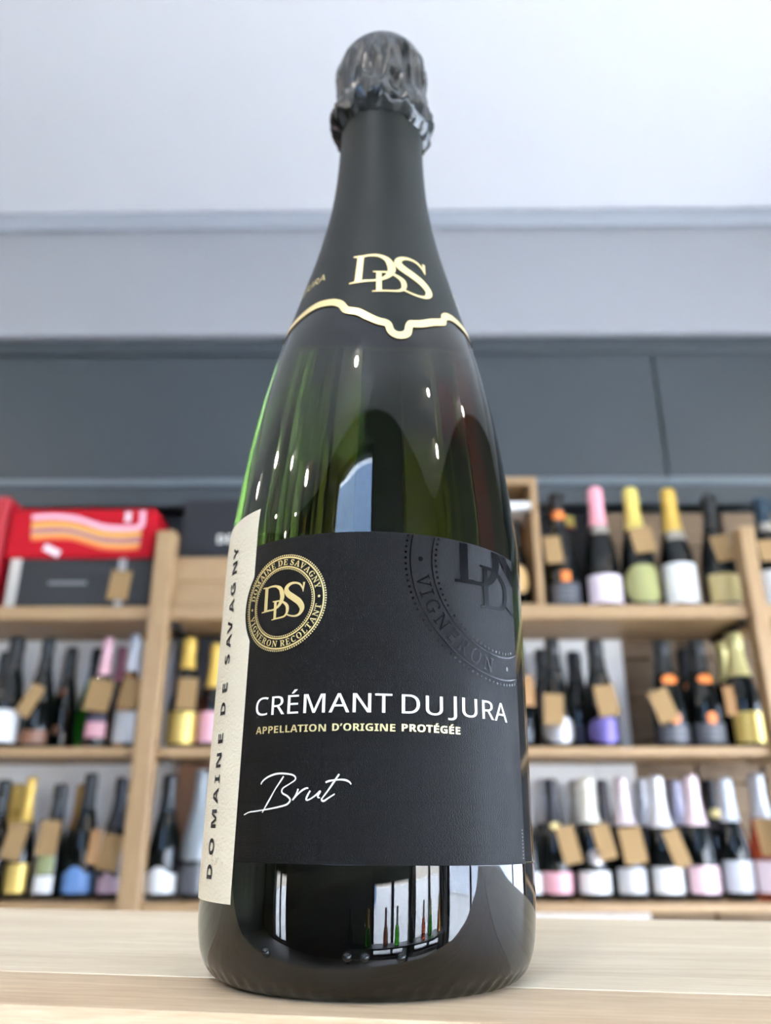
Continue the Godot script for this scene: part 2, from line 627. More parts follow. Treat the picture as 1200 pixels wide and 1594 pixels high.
func _room() -> void:
	var wl := 4.2
	var wr := 2.1
	var zb := -2.06
	var zf := 1.5
	var top := 1.745
	var bot := -FLOOR_DROP
	var mid := (top + bot) / 2
	var cx := (wr - wl) / 2
	var wide := wl + wr
	_struct("floor", _box(Vector3(wide + 0.4, 0.1, zf - zb + 0.4)), M.floor, V(cx, bot - 0.05, (zf + zb) / 2))
	_struct("ceiling", _box(Vector3(wide + 0.4, 0.1, zf - zb + 0.4)), M.ceiling, V(cx, top + 0.05, (zf + zb) / 2))
	_struct("wall_left", _box(Vector3(0.15, top - bot, zf - zb)), M.wall_plain, V(-wl - 0.075, mid, (zf + zb) / 2))
	# back wall: dark behind the rack, a pale boxed-out band under the ceiling
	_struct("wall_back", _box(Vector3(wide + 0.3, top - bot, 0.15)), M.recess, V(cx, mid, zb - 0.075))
	_struct("trim_1", _box(Vector3(wide, top - 1.316, 0.11), 0.003), M.wall_pale, V(cx, (top + 1.316) / 2, -2.005))
	_struct("trim_2", _box(Vector3(wide, top - 1.68, 0.022), 0.008), M.wall_cornice, V(cx, (top + 1.68) / 2, -1.94))
	# slate cladding below it: two panels that meet at a seam, a top rail and a pale bead near the bottom
	var cl := Node3D.new()
	cl.name = "trim_3"
	cl.position = V(0, 0, 0)
	cl.set_meta("kind", "structure")
	add_child(cl)
	_part("panel", _box(Vector3(wl + 0.732, 0.51, 0.07), 0.002), M.panel_slate, cl, Vector3((-wl + 0.732) / 2, 1.06, -2.02))
	_part("panel", _box(Vector3(wr - 0.737, 0.51, 0.07), 0.002), M.panel_slate, cl, Vector3((wr + 0.737) / 2, 1.06, -2.02))
	_part("rail", _box(Vector3(wide, 0.05, 0.086), 0.004), M.panel_slate, cl, Vector3(cx, 1.292, -2.017))
	_part("bead", _box(Vector3(wide, 0.024, 0.084), 0.006), M.panel_edge, cl, Vector3(cx, 0.871, -2.018))
	# right wall: a wide low shop window and a tall narrow one in the corner; front wall: a window high up
	var low := _wall_with_hole(zf - zb, top - bot, 0.15, [[0.1, 3.4, 0.1, 1.56]])
	_struct("wall_right", low, M.wall_plain, V(wr + 0.15, bot, zb)).rotation.y = -PI / 2
	_window("window_1", 3.3, 1.46, V(wr + 0.075, bot + 0.1, zb + 0.1), -PI / 2, 4)
	_struct("wall_front", _wall_with_hole(wide, top - bot, 0.15, [[1.1, 2.0, 0.06, 0.86], [wl - 0.98, wl + 0.02, 1.40, 2.50], [wl + 0.12, wl + 0.98, 0.08, 0.86], [wl + 1.06, wl + 2.06, 0.08, 1.46]]), M.wall_plain, V(-wl, bot, zf))
	_window("window_2", 0.9, 0.8, V(-wl + 1.1, bot + 0.06, zf + 0.075), 0.0, 2)
	_window("window_3", 1.0, 1.10, V(-0.98, bot + 1.40, zf + 0.075), 0.0, 1)
	_window("window_4", 0.86, 0.78, V(0.12, bot + 0.08, zf + 0.075), 0.0, 2)
	_window("window_5", 1.0, 1.38, V(1.06, bot + 0.08, zf + 0.075), 0.0, 2)
	_struct("trim_4", _box(Vector3(30, 0.1, 30)), M.paving, V(0, bot - 0.2, 0)).name = "floor_street"
	_struct("wall_street", _box(Vector3(6.2, 6.9, 0.4)), M.facade, V(-2.2, bot + 3.4, 7.4))
	_struct("wall_street_side", _box(Vector3(0.4, 9.0, 16)), M.facade_pale, V(9.5, bot + 4.45, 0))


func _wall_with_hole(length: float, height: float, thick: float, holes: Array) -> ArrayMesh:
	# a slab from the origin along x and z, with rectangular openings (x0, x1, y0, y1) side by side
	var st := SurfaceTool.new()
	st.begin(Mesh.PRIMITIVE_TRIANGLES)
	var blocks := []
	var x := 0.0
	for o in holes:
		blocks.append([x, o[0], 0.0, height])
		blocks.append([o[0], o[1], 0.0, o[2]])
		blocks.append([o[0], o[1], o[3], height])
		x = o[1]
	blocks.append([x, length, 0.0, height])
	for b in blocks:
		var size := Vector3(b[1] - b[0], b[3] - b[2], thick)
		st.append_from(_box(size), 0, Transform3D(Basis(), Vector3((b[0] + b[1]) / 2, (b[2] + b[3]) / 2, thick / 2)))
	return st.commit()


func _window(n: String, length: float, height: float, pos: Vector3, turn: float, bays: int) -> void:
	var o := Node3D.new()
	o.name = n
	o.position = pos
	o.rotation.y = turn
	o.set_meta("kind", "structure")
	add_child(o)
	var f := 0.05
	for k in bays + 1:
		_part("frame", _box(Vector3(f, height, 0.06), 0.004), M.frame, o, Vector3(clampf(length * k / bays, f / 2, length - f / 2), height / 2, 0))
	for y in [f / 2, height - f / 2]:
		_part("frame", _box(Vector3(length, f, 0.055), 0.004), M.frame, o, Vector3(length / 2, y, 0))
	for k in bays:
		_part("pane", _box(Vector3(length / bays - f, height - 2 * f, 0.006)), M.pane, o, Vector3(length * (k + 0.5) / bays, height / 2, 0))


func _lamps() -> void:
	var can := _lathe([[-0.07, 0.036], [-0.07, 0.042], [-0.066, 0.045], [0.0, 0.045]], 24)
	var face := _lathe([[-0.062, 0.0], [-0.062, 0.035], [-0.058, 0.035], [-0.058, 0.0]], 24)
	for p in [Vector2(-2.36, -0.42), Vector2(-2.17, 0.39), Vector2(-1.94, 0.99), Vector2(-3.2, 0.29), Vector2(-3.9, 1.3), Vector2(-2.84, 1.32), Vector2(-0.44, 0.84), Vector2(1.3, 0.7), Vector2(1.77, 0.94), Vector2(1.95, -0.33), Vector2(-2.6, -1.3)]:
		var o := _thing("ceiling_spotlight", "small white ceiling spotlight lighting the shop", "spotlight", V(p.x, 1.675, p.y), "ceiling spotlights")
		# three are aimed at the counter, the others at the shelves
		var near: bool = p in [Vector2(-1.94, 0.99), Vector2(-0.44, 0.84), Vector2(-2.36, -0.42)]
		var aim := ((V(0.0, 0.0, -0.25) if near else V(p.x * 0.3, 0.25, -1.85)) - o.position).normalized()
		var side := aim.cross(Vector3.UP).normalized()
		o.basis = Basis(side, -aim, side.cross(-aim))
		_part("stem", _tube([Vector3.ZERO, o.basis.inverse() * Vector3(0, 0.07, 0)], 0.008, 10), M.lamp_can, o)
		_part("housing", can, M.lamp_can, o)
		_part("lamp_face", face, M.lamp_glow, o)
		var l := SpotLight3D.new()
		l.name = "lamp_beam"
		l.position = Vector3(0, -0.075, 0)
		l.rotation.x = -PI / 2
		l.spot_angle = 24.0 if near else 48.0
		l.spot_attenuation = 2.0
		l.spot_range = 12.0
		l.spot_angle_attenuation = 0.8
		l.light_size = 0.03
		l.light_color = Color(1.0, 0.95, 0.88)
		l.light_energy = 0.55 if near else 0.2
		l.shadow_enabled = true
		o.add_child(l)


# ------------------------------------------------------------------- the rack

func _rack() -> void:
	var o := _thing("display_rack", "large pine shelf rack holding rows of bottles behind the counter", "shelf rack", V(0, -FLOOR_DROP, -1.70))
	var bot := FLOOR_DROP
	# posts: grain upright, so each is a lying bar turned up
	for p in [[-0.5055, 0.624, 0.041], [0.775, 0.628, 0.034], [-1.62, 0.624, 0.041], [1.62, 0.628, 0.034]]:
		var hgt: float = p[1] + bot
		_part("post", _box(Vector3(hgt, p[2], 0.04), 0.003), M.rack, o, Vector3(p[0], hgt / 2, 0.0), Vector3(0, 0, PI / 2))
	for b in [[-1.60, -0.526], [-0.485, 0.758], [0.792, 1.60]]:
		var len: float = b[1] - b[0]
		var cx: float = (b[0] + b[1]) / 2
		for s in [[0.4566, 0.030], [0.1617, 0.0190], [-0.1244, 0.0170], [-0.62, 0.019]]:
			_part("shelf_board", _box(Vector3(len, s[1], 0.21), 0.0025), M.rack, o, Vector3(cx, s[0] - s[1] / 2 + bot, -0.105))
	# iron brackets under the top shelf beside the posts
	for x in [-0.478, 0.751]:
		_part("bracket", _box(Vector3(0.013, 0.013, 0.19), 0.002), M.iron, o, Vector3(x, 0.4200 + bot, -0.11))
	# white boards close the back of the two lower shelves
	for b in [[-1.60, -0.50], [-0.498, 0.455], [0.457, 0.541]]:
		_part("back_board", _box(Vector3(b[1] - b[0], 1.30, 0.012), 0.001), M.white_board, o, Vector3((b[0] + b[1]) / 2, -0.215 + bot, -0.225))


func _counter() -> void:
	var o := _thing("counter", "pale pine counter with a smooth plank top under the big bottle", "counter", V(-0.0186, -0.034, -0.4017))
	o.rotation.y = deg_to_rad(-9.8)
	for p in [[0.0, 0.1712, M.counter], [0.172, 0.212, M.counter_tan]]:
		_part("plank", _box(Vector3(1.7, 0.04, p[1] - p[0]), 0.0002), p[2], o, Vector3(0, -0.02, (p[0] + p[1]) / 2))
	_part("counter_body", _box(Vector3(1.6, 0.86 - 0.001, 0.16), 0.004), M.rack_dark, o, Vector3(0, -0.04 - 0.43, 0.1))


# ------------------------------------------------------------- the big bottle

func _monogram() -> PackedVector2Array:
	# a large D, a small D hung from it and an S, in units of the seal's radius
	var t := PackedVector2Array()
	t.append_array(_ribbon(_vecs([-0.425, 0.36, -0.42, -0.14]), [0.088, 0.088], 1))
	t.append_array(_ribbon(_vecs([-0.53, 0.362, -0.37, 0.35]), [0.024, 0.04], 1))
	t.append_array(_ribbon(_vecs([-0.53, -0.15, -0.31, -0.13]), [0.024, 0.04], 1))
	t.append_array(_ribbon(_vecs([-0.41, 0.35, -0.28, 0.365, -0.16, 0.35, -0.06, 0.29, -0.01, 0.19, 0.0, 0.09, -0.035, -0.01, -0.11, -0.09, -0.22, -0.13, -0.37, -0.13]), [0.034, 0.038, 0.052, 0.085, 0.108, 0.104, 0.08, 0.052, 0.034, 0.032]))
	t.append_array(_ribbon(_vecs([-0.165, 0.03, -0.16, -0.33]), [0.066, 0.066], 1))
	t.append_array(_ribbon(_vecs([-0.24, 0.04, -0.1, 0.034]), [0.02, 0.032], 1))
	t.append_array(_ribbon(_vecs([-0.24, -0.335, -0.08, -0.32]), [0.02, 0.032], 1))
	t.append_array(_ribbon(_vecs([-0.16, 0.036, -0.04, 0.03, 0.06, -0.02, 0.13, -0.09, 0.145, -0.17, 0.125, -0.25, 0.05, -0.305, -0.14, -0.322]), [0.028, 0.036, 0.05, 0.072, 0.072, 0.052, 0.036, 0.026]))
	t.append_array(_ribbon(_vecs([0.49, 0.17, 0.465, 0.25, 0.4, 0.33, 0.3, 0.365, 0.2, 0.36, 0.12, 0.315, 0.095, 0.24, 0.145, 0.155, 0.27, 0.065, 0.4, -0.03, 0.47, -0.13, 0.475, -0.21, 0.42, -0.29, 0.33, -0.317, 0.22, -0.3, 0.1, -0.25]), [0.016, 0.032, 0.04, 0.042, 0.058, 0.084, 0.11, 0.125, 0.13, 0.13, 0.12, 0.09, 0.052, 0.036, 0.032, 0.026]))
	t.append_array(_ribbon(_vecs([0.5, 0.36, 0.487, 0.16]), [0.05, 0.012], 1))
	return t


func _foil_edge() -> Array:
	# azimuth in degrees, height in millimetres: the neck foil's scalloped lower edge
	return [[-181.0, 184.5], [-150.0, 187.5], [-120.0, 184.0], [-95.0, 186.5], [-75.0, 185.5], [-57.4, 185.9], [-45.4, 186.8], [-36.4, 187.2], [-28.1, 186.4], [-23.6, 185.5], [-19.7, 183.9], [-16.6, 181.3], [-13.9, 180.4], [-9.4, 179.4], [-4.2, 177.1], [0.7, 175.3], [4.4, 174.6], [6.0, 173.8], [7.0, 171.6], [8.6, 170.4], [10.8, 169.9], [13.4, 170.3], [15.4, 171.6], [16.3, 174.0], [17.6, 175.4], [20.0, 175.8], [24.2, 176.7], [30.4, 178.7], [37.2, 180.6], [39.0, 181.6], [40.4, 183.6], [44.3, 185.2], [49.7, 185.8], [58.9, 185.8], [75.0, 185.5], [95.0, 186.5], [120.0, 184.0], [150.0, 187.5], [181.0, 184.5]]


func _big_bottle() -> void:
	var yaw := deg_to_rad(0.65)
	var o := _thing("champagne_bottle", "large dark green sparkling wine bottle with black front label standing on the counter", "bottle", V(0, 0, 0))
	o.transform = Transform3D(Basis(Vector3.UP, yaw) * Basis(Vector3.BACK, -0.012), Basis(Vector3.UP, yaw) * Vector3(-0.0049, -0.034, -0.2373) + Vector3(0, FLOOR_DROP, 0))
	# glass: outline finely sampled, a ring of notches round the foot, the punt underneath
	var pts := [[0.024, 0.0003], [0.022, 0.006], [0.016, 0.014], [0.008, 0.023], [0.0025, 0.031], [0.0004, 0.035]]
	for e in [0.0, 0.0004, 0.0008, 0.0014, 0.002, 0.003, 0.004, 0.0055, 0.007, 0.0095, 0.0125, 0.016, 0.02]:
		pts.append([e, _smooth(PROFILE, e)])
	for s in [0.023, 0.0255, 0.0272, 0.0275]:
		pts.append([s, _smooth(PROFILE, s)])
	pts.append([0.0275, 0.0435])
	pts.append([0.0275, 0.0003])
	var upper := [[0.0276, 0.0003], [0.0276, 0.0435]]
	for k in 80:
		var s := 0.0276 + 0.0002 * k if k < 3 else lerpf(0.029, 0.286, (k - 3) / 76.0)
		upper.append([s, _smooth(PROFILE, s)])
	upper.append([0.287, 0.012])
	upper.append([0.287, 0.0003])
	var seg := 240
	var glass := _grid(pts.size() - 1, seg, func(i: int, j: int) -> Vector3:
		var r: float = pts[i][1]
		var y: float = pts[i][0]
		if i > 5 and y > 0.0002 and y < 0.0035:
			r -= 0.00055 * (0.5 + 0.5 * cos(TAU * j * 60.0 / seg))
		return _ring(TAU * j / seg, r, y), true)
	_part("glass_body", _lathe(upper, seg), M.bottle_glass, o)
	var body := _part("glass_foot", glass, M.foot_glass, o)
	var dot := SphereMesh.new()
	dot.radius = 0.0011
	dot.height = 0.0022
	dot.radial_segments = 20
	dot.rings = 10
	for u in [-22.7, -3.45, 0.45, 8.3]:
		_part("embossed_dot", dot, M.dark, body, _on_bottle(-0.0001).call(Vector2(u, 9.4))[0])
	# neck foil down to the scalloped edge, gold border, monogram, appellation round the neck
	var edge := _foil_edge()
	var lay := _on_bottle(0.00016)
	var foil := _part("neck_foil", _grid(90, 360, func(i: int, j: int) -> Vector3:
		var deg := 180.0 - 360.0 + 360.0 * j / 360.0
		var v := lerpf(_interp(edge, deg), 285.0, i / 90.0)
		return lay.call(Vector2(deg_to_rad(deg) * BOTTLE_R, v))[0]), M.neck_foil, o)
	var line := []
	for e in edge:
		line.append(Vector2(deg_to_rad(e[0]) * BOTTLE_R, e[1]))
	_part("gold_border", _lay(_ribbon(line, [2.9], 8), _on_bottle(0.0004), 2.0), M.gold_foil, foil)
	_part("gold_monogram", _lay(_moved(_monogram(), Vector2(7.0, 196.8), 0.0, Vector2(38.0, 24.9)), _on_bottle(0.0004), 1.5), M.gold_foil, foil)
	_part("gold_lettering", _lay(_fit(_text_raw("CRÉMANT DU JURA", sans), -96.0, -28.2, 198.8, 3.3), _on_bottle(0.0005), 1.5), M.gold_print, foil)
	_part("gold_lettering", _lay(_fit(_text_raw("CRÉMANT DU JURA", sans), 49.5, 117.0, 198.8, 3.3), _on_bottle(0.0005), 1.5), M.gold_print, foil)
	# crimped capsule over cork and wire
	var cap_profile := [[0.2805, 0.0157], [0.2818, 0.0172], [0.2838, 0.0186], [0.287, 0.0190], [0.2905, 0.0186], [0.2935, 0.0177], [0.297, 0.0171], [0.304, 0.0171], [0.311, 0.0171], [0.3165, 0.0168], [0.3205, 0.0157], [0.3238, 0.0132], [0.3258, 0.0095], [0.3268, 0.005], [0.327, 0.0003]]
	_part("capsule", _grid(90, 200, func(i: int, j: int) -> Vector3:
		var k := i / 90.0
		var az := TAU * j / 200.0
		# even steps up the side, then over the dome
		var s := lerpf(0.2805, 0.3205, k / 0.75) if k < 0.75 else 0.3205 + 0.0065 * sin((k - 0.75) / 0.25 * PI / 2)
		var r := _smooth(cap_profile, s)
		var cx := cos(az)
		var cz := sin(az)
		var side := smoothstep(0.2805, 0.286, s) * (1.0 - smoothstep(0.314, 0.3225, s))
		var low := 1.0 - smoothstep(0.292, 0.306, s)
		var n1 := noise.get_noise_3d(cx * 1.6, cz * 1.6, s * 45.0)
		var n2 := 1.0 - 2.2 * absf(noise.get_noise_3d(cx * 2.3 + 9.0, cz * 2.3, s * 38.0))
		var n3 := 1.0 - 2.2 * absf(noise.get_noise_3d(cx * 5.2 + 3.0, cz * 5.2 + 5.0, s * 42.0))
		var d := (0.0007 * n1 + (0.0008 + 0.0002 * low) * n2 + (0.00045 + 0.0001 * low) * n3) * side
		var hem := (0.0008 * n2 + 0.0022 * n1) * low
		r = maxf(r + d, 0.0156) if s < 0.30 else r + d
		return _ring(az, r, s + hem), true), M.capsule, o)
	_labels(o)


func _labels(o: Node3D) -> void:
	var seal := Vector2(-23.4, 88.0)
	var notch := func(v: float) -> float:
		var dv := v - seal.y
		return minf(-34.25, seal.x - sqrt(maxf(13.75 * 13.75 - dv * dv, 0.0))) if absf(dv) < 13.75 else -34.25
	var front := _part("front_label", _sheet(27.35, 105.1, 120, 60, notch, func(_v: float) -> float: return 47.35, 0.00013), M.label_black, o)
	front.set_meta("label", "black textured paper front label")
	var side := _part("side_label", _sheet(18.2, 116.2, 140, 40, func(_v: float) -> float: return -78.0, notch, 0.00012), M.label_cream, o)
	side.set_meta("label", "tall cream paper side label")
	_part("back_label", _sheet(30.0, 104.0, 10, 40, func(_v: float) -> float: return 104.0, func(_v: float) -> float: return 172.0, 0.00013), M.label_black, o)
	# gold seal
	var on := _on_bottle(0.0002)
	var rings := _annulus(seal, 11.86, 0.42)
	rings.append_array(_annulus(seal, 9.32, 0.36))
	_part("seal_ring", _lay(rings, on, 2.0), M.gold_print, front)
	var beads := PackedVector2Array()
	for k in 120:
		beads.append_array(_disc(seal + Vector2.from_angle(TAU * k / 120) * 12.42, 0.225, 8))
	for k in 96:
		beads.append_array(_disc(seal + Vector2.from_angle(TAU * k / 96) * 8.82, 0.2, 8))
	_part("seal_beads", _lay(beads, on, 2.0), M.gold_print, front)
	var words := _arc_text("DOMAINE DE SAVAGNY", serif_bold, seal, 10.6, 1.55, deg_to_rad(93.0), deg_to_rad(158.0), false)
	words.append_array(_arc_text("VIGNERON RÉCOLTANT", serif_bold, seal, 10.6, 1.55, deg_to_rad(273.0), deg_to_rad(160.0), true))
	words.append_array(_disc(seal + Vector2.from_angle(deg_to_rad(3.0)) * 10.6, 0.34))
	words.append_array(_disc(seal + Vector2.from_angle(deg_to_rad(183.0)) * 10.6, 0.34))
	_part("seal_lettering", _lay(words, on, 2.0), M.gold_print, front)
	_part("seal_monogram", _lay(_moved(_monogram(), seal, 0.0, Vector2(12.65, 12.65)), on, 2.0), M.gold_print, front)
	# main lines
	var t := _fit(_text_raw("CRÉMANT", sans), -29.8, 5.75, 60.1, 4.4)
	t.append_array(_fit(_text_raw("DU", sans), 8.0, 18.3, 60.1, 4.4))
	t.append_array(_fit(_text_raw("JURA", sans), 19.7, 40.2, 60.3, 4.5))
	_part("white_lettering", _lay(t, on, 2.0), M.white_print, front)
	t = _fit(_text_raw("APPELLATION", sans_bold), -29.2, -9.7, 55.8, 1.65)
	t.append_array(_fit(_text_raw("D’ORIGINE", sans_bold), -8.2, 6.5, 55.9, 1.65))
	t.append_array(_fit(_text_raw("PROTÉGÉE", sans_bold), 8.0, 23.0, 56.0, 1.65))
	_part("gold_lettering", _lay(t, on, 2.0), M.gold_print, front)
	# handwritten word
	t = PackedVector2Array()
	for s in [[-19.9, 45.9, -20.8, 44.7, -22.1, 43.0, -23.4, 41.0, -24.5, 39.4, -25.4, 38.0],
			[-26.3, 44.2, -26.2, 44.6, -25.4, 45.3, -23.9, 46.0, -21.8, 46.5, -19.6, 46.5, -17.6, 46.2, -16.8, 45.7, -16.8, 45.1, -17.5, 44.6, -18.8, 43.9, -19.9, 43.3, -20.2, 42.6, -19.8, 42.1, -18.7, 41.6, -17.9, 40.9, -18.0, 40.3, -18.8, 39.7, -20.4, 39.3, -22.7, 38.9, -25.0, 38.6, -27.6, 38.3, -29.6, 38.1, -31.4, 37.5],
			[-15.9, 43.1, -16.4, 41.8, -17.2, 40.7, -16.3, 41.6, -15.3, 42.5, -14.3, 43.1, -13.6, 43.3, -13.5, 43.1],
			[-12.9, 42.7, -13.5, 41.7, -13.8, 40.9, -13.4, 40.7, -12.5, 41.1, -11.3, 41.9, -10.5, 42.6, -10.9, 41.8, -11.0, 41.3, -10.5, 41.2],
			[-6.2, 46.3, -7.3, 44.7, -8.7, 42.7, -9.8, 41.3, -10.1, 40.8, -9.6, 40.5, -8.6, 41.1, -7.1, 42.0],
			[-9.3, 44.5, -8.5, 44.8, -7.3, 45.0, -5.9, 45.1, -4.7, 45.0, -3.8, 44.6, -3.4, 44.1]]:
		t.append_array(_ribbon(_vecs(s), [0.36, 0.42, 0.34, 0.28, 0.38, 0.42, 0.3, 0.24]))
	_part("script_lettering", _lay(t, on, 2.0), M.white_print, front)
	# line of minute print along the right edge
	t = PackedVector2Array()
	for k in 9:
		t.append_array(_disc(Vector2(46.1, 28.6 + 0.8 * k), 0.16, 6))
	_part("small_print", _lay(t, on, 2.0), M.white_print, front)
	# large blind-embossed seal, cut off by the label's edges
	var big := Vector2(37.73, 98.54)
	var inside := func(a: PackedVector2Array) -> PackedVector2Array: return _clip(a, 47.0, 104.8)
	t = _annulus(big, 27.75, 0.34, deg_to_rad(150), deg_to_rad(300), 90)
	t.append_array(_annulus(big, 22.0, 0.34, deg_to_rad(150), deg_to_rad(310), 90))
	_part("embossed_ring", _lay(inside.call(t), _on_bottle(0.00024), 2.0), M.varnish, front)
	t = PackedVector2Array()
	for k in 120:
		t.append_array(_disc(big + Vector2.from_angle(TAU * k / 120) * 28.96, 0.34, 10))
	for k in 88:
		t.append_array(_disc(big + Vector2.from_angle(TAU * k / 88) * 20.95, 0.34, 10))
	_part("embossed_beads", _lay(inside.call(t), _on_bottle(0.00027), 2.0), M.varnish, front)
	t = _arc_text("VIGNERON", serif, big, 24.9, 3.7, deg_to_rad(226.5), deg_to_rad(76.0), true)
	t.append_array(_disc(big + Vector2.from_angle(PI) * 25.0, 0.62))
	t.append_array(_disc(big + Vector2.from_angle(deg_to_rad(278.0)) * 24.9, 0.62))
	_part("embossed_lettering", _lay(inside.call(t), _on_bottle(0.00026), 2.0), M.varnish, front)
	t = _moved(_monogram(), big, 0.0, Vector2(29.3, 29.3))
	_part("embossed_monogram", _lay(inside.call(t), _on_bottle(0.00026), 1.5), M.varnish, front)
	# widely spaced line up the cream label
	t = PackedVector2Array()
	var at := [24.6, 30.3, 36.7, 42.1, 46.1, 50.6, 55.9, 63.4, 68.8, 76.4, 81.2, 85.2, 90.9, 95.7, 101.8, 106.3]
	var letters := "DOMAINEDESAVAGNY"
	for k in letters.length():
		t.append_array(_moved(_text_raw(letters[k], sans_bold), Vector2(-44.0, at[k]), PI / 2, Vector2(4.2, 3.5)))
	_part("dark_lettering", _lay(t, _on_bottle(0.00028), 1.2), M.ink, side)


func _clip(tris: PackedVector2Array, right: float, top: float) -> PackedVector2Array:
	# keeps what lies left of and below the label's edges
	var frame := PackedVector2Array([Vector2(-200, -200), Vector2(right, -200), Vector2(right, top), Vector2(-200, top)])
	var out := PackedVector2Array()
	for i in range(0, tris.size() - 2, 3):
		var a := tris[i]
		var b := tris[i + 1]
		var c := tris[i + 2]
		if maxf(a.x, maxf(b.x, c.x)) < right and maxf(a.y, maxf(b.y, c.y)) < top:
			out.append_array([a, b, c])
			continue
		for poly in Geometry2D.intersect_polygons(PackedVector2Array([a, b, c]), frame):
			for k in range(1, poly.size() - 1):
				out.append_array([poly[0], poly[k], poly[k + 1]])
	return out


# ---------------------------------------------------------- boxes on the shelves

func _boxes() -> void:
	var y := 0.4566
	var g := _thing("gift_box", "long dark grey gift box with two silver bands under the red striped box", "box", V(-0.695, y, -1.80))
	_part("carton", _box(Vector3(0.322, 0.114, 0.16), 0.002), M.box_grey, g, Vector3(0, 0.057, 0))
	_part("silver_band", _box(Vector3(0.024, 0.1155, 0.162), 0.001), M.steel, g, Vector3(-0.152, 0.0572, 0))
	_part("silver_band", _box(Vector3(0.017, 0.1155, 0.162), 0.001), M.steel, g, Vector3(0.088, 0.0572, 0))
	_part("grey_print", _box(Vector3(0.086, 0.008, 0.001)), M.print_grey, g, Vector3(-0.03, 0.058, 0.0802))
	var t := _thing("price_tag", "kraft price tag hanging on the silver band of the grey gift box", "price tag", V(-0.607, 0.508, -1.7165), "kraft price tags")
	_part("card", _box(Vector3(0.046, 0.068, 0.0012), 0.0004), M.kraft, t, Vector3.ZERO, Vector3(0, 0, deg_to_rad(-5)))
	_part("string", _tube([Vector3(0, 0.030, 0.001), Vector3(0.004, 0.066, -0.002)], 0.0008), M.string, t)
	var r := _thing("gift_box", "red gift box printed with wavy pink, gold and purple stripes", "box", V(-0.71, 0.572, -1.80))
	_part("carton", _box(Vector3(0.334, 0.119, 0.17), 0.006), M.box_red, r, Vector3(0, 0.0595, 0))
	var lift := Vector2(0.71, -0.572)
	var strokes := [["pink_stripe", M.print_pink, 0.0125, [-0.826, 0.669, -0.778, 0.671, -0.734, 0.667, -0.706, 0.66, -0.678, 0.65, -0.651, 0.643, -0.615, 0.641, -0.585, 0.643, -0.573, 0.65, -0.574, 0.684]],
		["gold_stripe", M.print_gold, 0.014, [-0.824, 0.649, -0.775, 0.652, -0.733, 0.649, -0.698, 0.639, -0.657, 0.628, -0.613, 0.625, -0.572, 0.629]],
		["purple_stripe", M.print_purple, 0.012, [-0.823, 0.635, -0.773, 0.637, -0.731, 0.635, -0.696, 0.625, -0.656, 0.614, -0.611, 0.611, -0.572, 0.614]],
		["orange_stripe", M.print_gold, 0.009, [-0.821, 0.624, -0.771, 0.627, -0.729, 0.625, -0.694, 0.615, -0.654, 0.603, -0.609, 0.600, -0.573, 0.603]],
		["red_orange_stripe", M.print_orange, 0.008, [-0.82, 0.616, -0.771, 0.619, -0.729, 0.617, -0.694, 0.607, -0.654, 0.595, -0.609, 0.592, -0.574, 0.595]],
		["white_print", M.print_white, 0.016, [-0.787, 0.598, -0.751, 0.580]], ["white_print", M.print_white, 0.013, [-0.606, 0.681, -0.606, 0.657]]]
	for s in strokes:
		var pts := _vecs(s[3])
		for i in pts.size():
			pts[i] += lift
		_part(s[0], _lay(_ribbon(pts, [s[2]], 8), _on_plane(0.0853)), s[1], r)
	var r2 := _thing("gift_box", "deep red gift box cut off by the left edge of the view", "box", V(-1.045, y, -1.80))
	_part("carton", _box(Vector3(0.32, 0.252, 0.17), 0.006), M.box_red_deep, r2, Vector3(0, 0.126, 0))
	_part("lid", _box(Vector3(0.324, 0.05, 0.174), 0.006), M.box_red_deep, r2, Vector3(0, 0.24, 0))
	# crate and black box in the next bay
	var c := _thing("wooden_crate", "low pine crate under the black box with white letters", "crate", V(-0.355, y, -1.80))
	for k in [0, 1]:
		_part("plank", _box(Vector3(0.272, 0.0585, 0.016), 0.002), M.rack, c, Vector3(0, 0.0295 + 0.0588 * k, 0.072))
		_part("plank", _box(Vector3(0.272, 0.0585, 0.016), 0.002), M.rack, c, Vector3(0, 0.0295 + 0.0588 * k, -0.072))
		_part("end_board", _box(Vector3(0.016, 0.116, 0.126), 0.002), M.rack, c, Vector3(-0.128 + 0.256 * k, 0.0585, 0))
	_part("bottom_board", _box(Vector3(0.238, 0.012, 0.126), 0.002), M.rack, c, Vector3(0, 0.008, 0))
	var b := _thing("gift_box", "black box with white letters standing on the pine crate", "box", V(-0.36, y + 0.1178, -1.82))
	_part("carton", _box(Vector3(0.262, 0.154, 0.13), 0.003), M.box_black, b, Vector3(0, 0.0772, 0))
	_part("white_lettering", _lay(_fit(_text_raw("DE", sans_bold), -0.047, -0.012, 0.044, 0.021), _on_plane(0.0655)), M.white_print, b)
	# small open crate right of the big bottle
	var s := _thing("wooden_crate", "small open pine crate with an inner shelf beside the orange-labelled bottle", "crate", V(0.2, y, -1.80))
	for x in [-0.122, 0.122]:
		_part("side_board", _box(Vector3(0.313, 0.016, 0.15), 0.002), M.rack, s, Vector3(x, 0.1567, 0), Vector3(0, 0, PI / 2))
	_part("top_board", _box(Vector3(0.228, 0.016, 0.15), 0.002), M.rack, s, Vector3(0, 0.305, 0))
	_part("bottom_board", _box(Vector3(0.228, 0.01, 0.15), 0.002), M.rack, s, Vector3(0, 0.0053, 0))
	_part("inner_shelf", _box(Vector3(0.228, 0.016, 0.13), 0.002), M.white_board, s, Vector3(0, 0.243, 0.008))
	_part("back_board", _box(Vector3(0.228, 0.28, 0.008), 0.001), M.rack_dark, s, Vector3(0, 0.153, -0.068))
